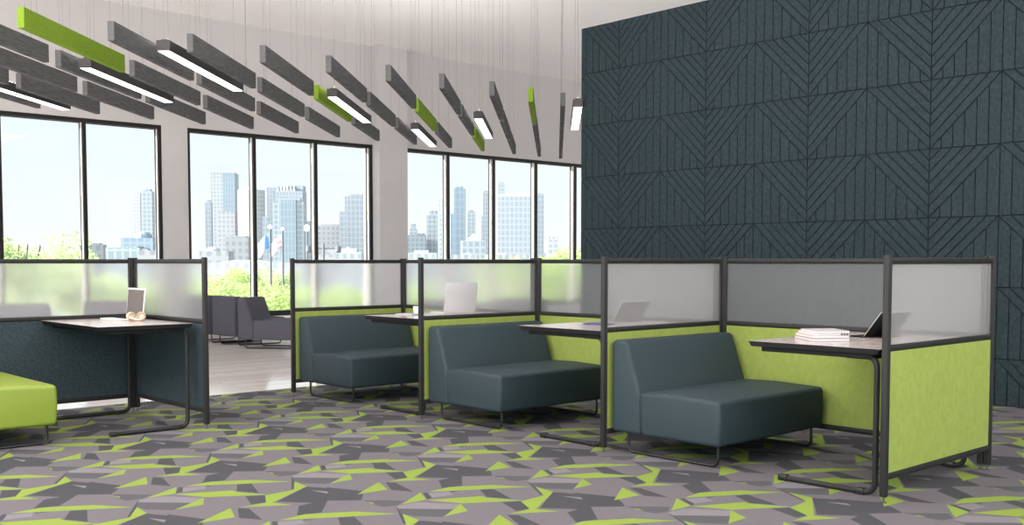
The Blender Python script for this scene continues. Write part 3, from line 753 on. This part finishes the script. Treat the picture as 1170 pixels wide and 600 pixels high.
B('low waterfront hall left in the middle window', 228, 262, 287, 230, 3, [(.1, .6, 282, 'dome', -1)], .05)
B('long low white waterfront building across the middle window', 225, 350, 300, 200, 2, [(.2, .5, 297, 'gable', -1)], .0, depth=20)
B('white terraced waterfront block right of the street lamp', 383, 414, 288, 260, 2, [(.1, .8, 284, 'box', -1), (.3, .6, 282, 'dome', -1)], .05)
B('low pale block behind the twin street lamp', 360, 388, 291, 280, 3, [(.5, .9, 285, 'box', 3)], .05)
# right window
B('small pale tower at the left edge of the right window', 468, 478, 262, 520, 0, [(.15, .8, 256, 'box', 0)], .1)
B('low pale block at the left edge of the right window', 462, 487, 269, 470, 0, [(.6, .95, 267, 'box', 0)], .05)
B('pale stepped tower left of the clock tower', 487, 501, 246, 480, 0, [(.25, 1.0, 241, 'box', 0)], .1)
B('white clock tower with spire beside the first mullion', 500.5, 512, 246, 460, 2, [(.15, .85, 227, 'box', 2), (.3, .8, 214, 'spire', 2)], .05)
B('deep blue glass tower right of the first mullion', 518, 533, 216, 520, 5, [(.1, .8, 213.5, 'slope', 5), (-.25, .35, 244, 'box', 5)], .1)
B('pale tower right of the deep blue glass tower', 533, 544, 242, 560, 0, [(.2, .8, 240, 'box', 0)], .1)
B('low pale blue building with a gabled top', 527, 556, 275, 330, 0, [(.2, .85, 267, 'gable', -1)], .1)
B('slate tower left of the second mullion', 551, 566, 220, 560, 4, [(.1, .9, 218.5, 'box', 4)], .1)
B('slate tower top rising right of the second mullion', 568, 577, 209, 620, 4, rot=.05)
B('very wide pale tower with sloped white roof edge', 568, 607, 225, 430, 4, [(0, .95, 220, 'slope', -1)], .05)
B('pale tower behind the thick mullion in the right window', 605, 622, 222, 500, 4, [(.2, .9, 221, 'box', 0)], .1)
B('small block above the trees in the rightmost pane', 625, 639, 274, 420, 3, [(.1, .9, 270.5, 'box', 2)], .05)
B('low white block at the foot of the clock tower', 466, 500, 289, 260, 2, [(.2, .7, 286, 'box', -1)], .05)
B('low white block between blue tower and gabled building', 512, 545, 291, 270, 2, [(.5, .9, 288, 'gable', -1)], .05)
B('low white block at the foot of the very wide tower', 555, 612, 291, 280, 2, [(.1, .4, 289, 'box', -1)], .05)
# far haze line of low blocks on the horizon
B('long low pale shoreline block behind the left trees', -30, 75, 292, 500, 2, rot=.0, depth=20)
B('long low pale shoreline block at the right end of the view', 600, 700, 289, 520, 2, rot=.0, depth=20)

# flagpoles and lamp posts
M['polegrey'] = mat('pole_grey', (.10, .11, .12, 1), .5)
M['flagblue'] = mat('flag_blue', (.12, .28, .62, 1), .8); M['flagwhite'] = mat('flag_white', (.85, .87, .9, 1), .8); M['flagpink'] = mat('flag_pink', (.80, .36, .40, 1), .8)
def flagpole(label, px, top, D, base, c1, c2):
    x, y = at(px, D); H = zat(top, D)-GZ
    t = thing('flagpole', label, 'flagpole', (x, y, GZ), YAW-PI/2)
    bm = bmesh.new(); add_tube(bm, [(0, 0, 0), (0, 0, H)], .09, 8); finish('pole', bm, M['polegrey'], t, True)
    bm = bmesh.new(); add_lathe(bm, [(.05, H), (.15, H+.08), (.16, H+.18), (.05, H+.3)], 10); finish('finial', bm, M['flagwhite'], t, True)
    bm = bmesh.new(); nx, nz_ = 10, 10; g = []
    for i in range(nx+1):
        u = i/nx; row = []
        for j in range(nz_+1):
            v = j/nz_
            row.append(bm.verts.new((-.08-u*.75, .12*math.sin(u*7+v*2), H-.3-v*1.0-u*.6+.10*math.sin(u*5))))
        g.append(row)
    for i in range(nx):
        for j in range(nz_):
            f = bm.faces.new([g[i][j], g[i+1][j], g[i+1][j+1], g[i][j+1]]); f.material_index = 0 if (i < 4 if c1 == 'flagblue' else (j//2) % 2 == 0) else 1
    fo = finish('flag', bm, [M[c1], M[c2]], t, True); md = fo.modifiers.new('cloth', 'SOLIDIFY'); md.thickness = .02
flagpole('flagpole with blue and white flag outside the middle window', 309.5, 262, 70, 0, 'flagblue', 'flagwhite')
flagpole('flagpole with pink and white flag outside the middle window', 323.5, 264, 78, 0, 'flagpink', 'flagwhite')
def street_lamp(label, px, top, D, heads):
    x, y = at(px, D); H = zat(top, D)-GZ
    t = thing('street_lamp', label, 'street lamp', (x, y, GZ), YAW-PI/2)
    bm = bmesh.new(); add_tube(bm, [(0, 0, 0), (0, 0, H)], .08, 8)
    for h in heads: add_tube(bm, [(-.9 if len(heads) > 1 else 0, 0, H-h), (.9 if len(heads) > 1 else .1, 0, H-h)], .05, 6)
    finish('pole', bm, M['polegrey'], t, True)
    for h in heads:
        for s in ((-1, 1) if len(heads) > 1 else (0,)):
            bm = bmesh.new(); add_lathe(bm, [(.1, H-h-.3), (.2, H-h-.2), (.2, H-h+.1), (.08, H-h+.2)], 10, s*1.0, 0); finish('lamp_head', bm, M['polegrey'] if len(heads) > 1 else M['flagwhite'], t, True)
street_lamp('twin armed street lamp right of the thick mullion in middle window', 370, 279, 70, (0.3, 1.4))
street_lamp('single street lamp left of the right mullion in middle window', 351.5, 260, 77, (0,))
for o in bpy.data.objects:
    if o.get('label') == 'x': bpy.data.objects.remove(o)
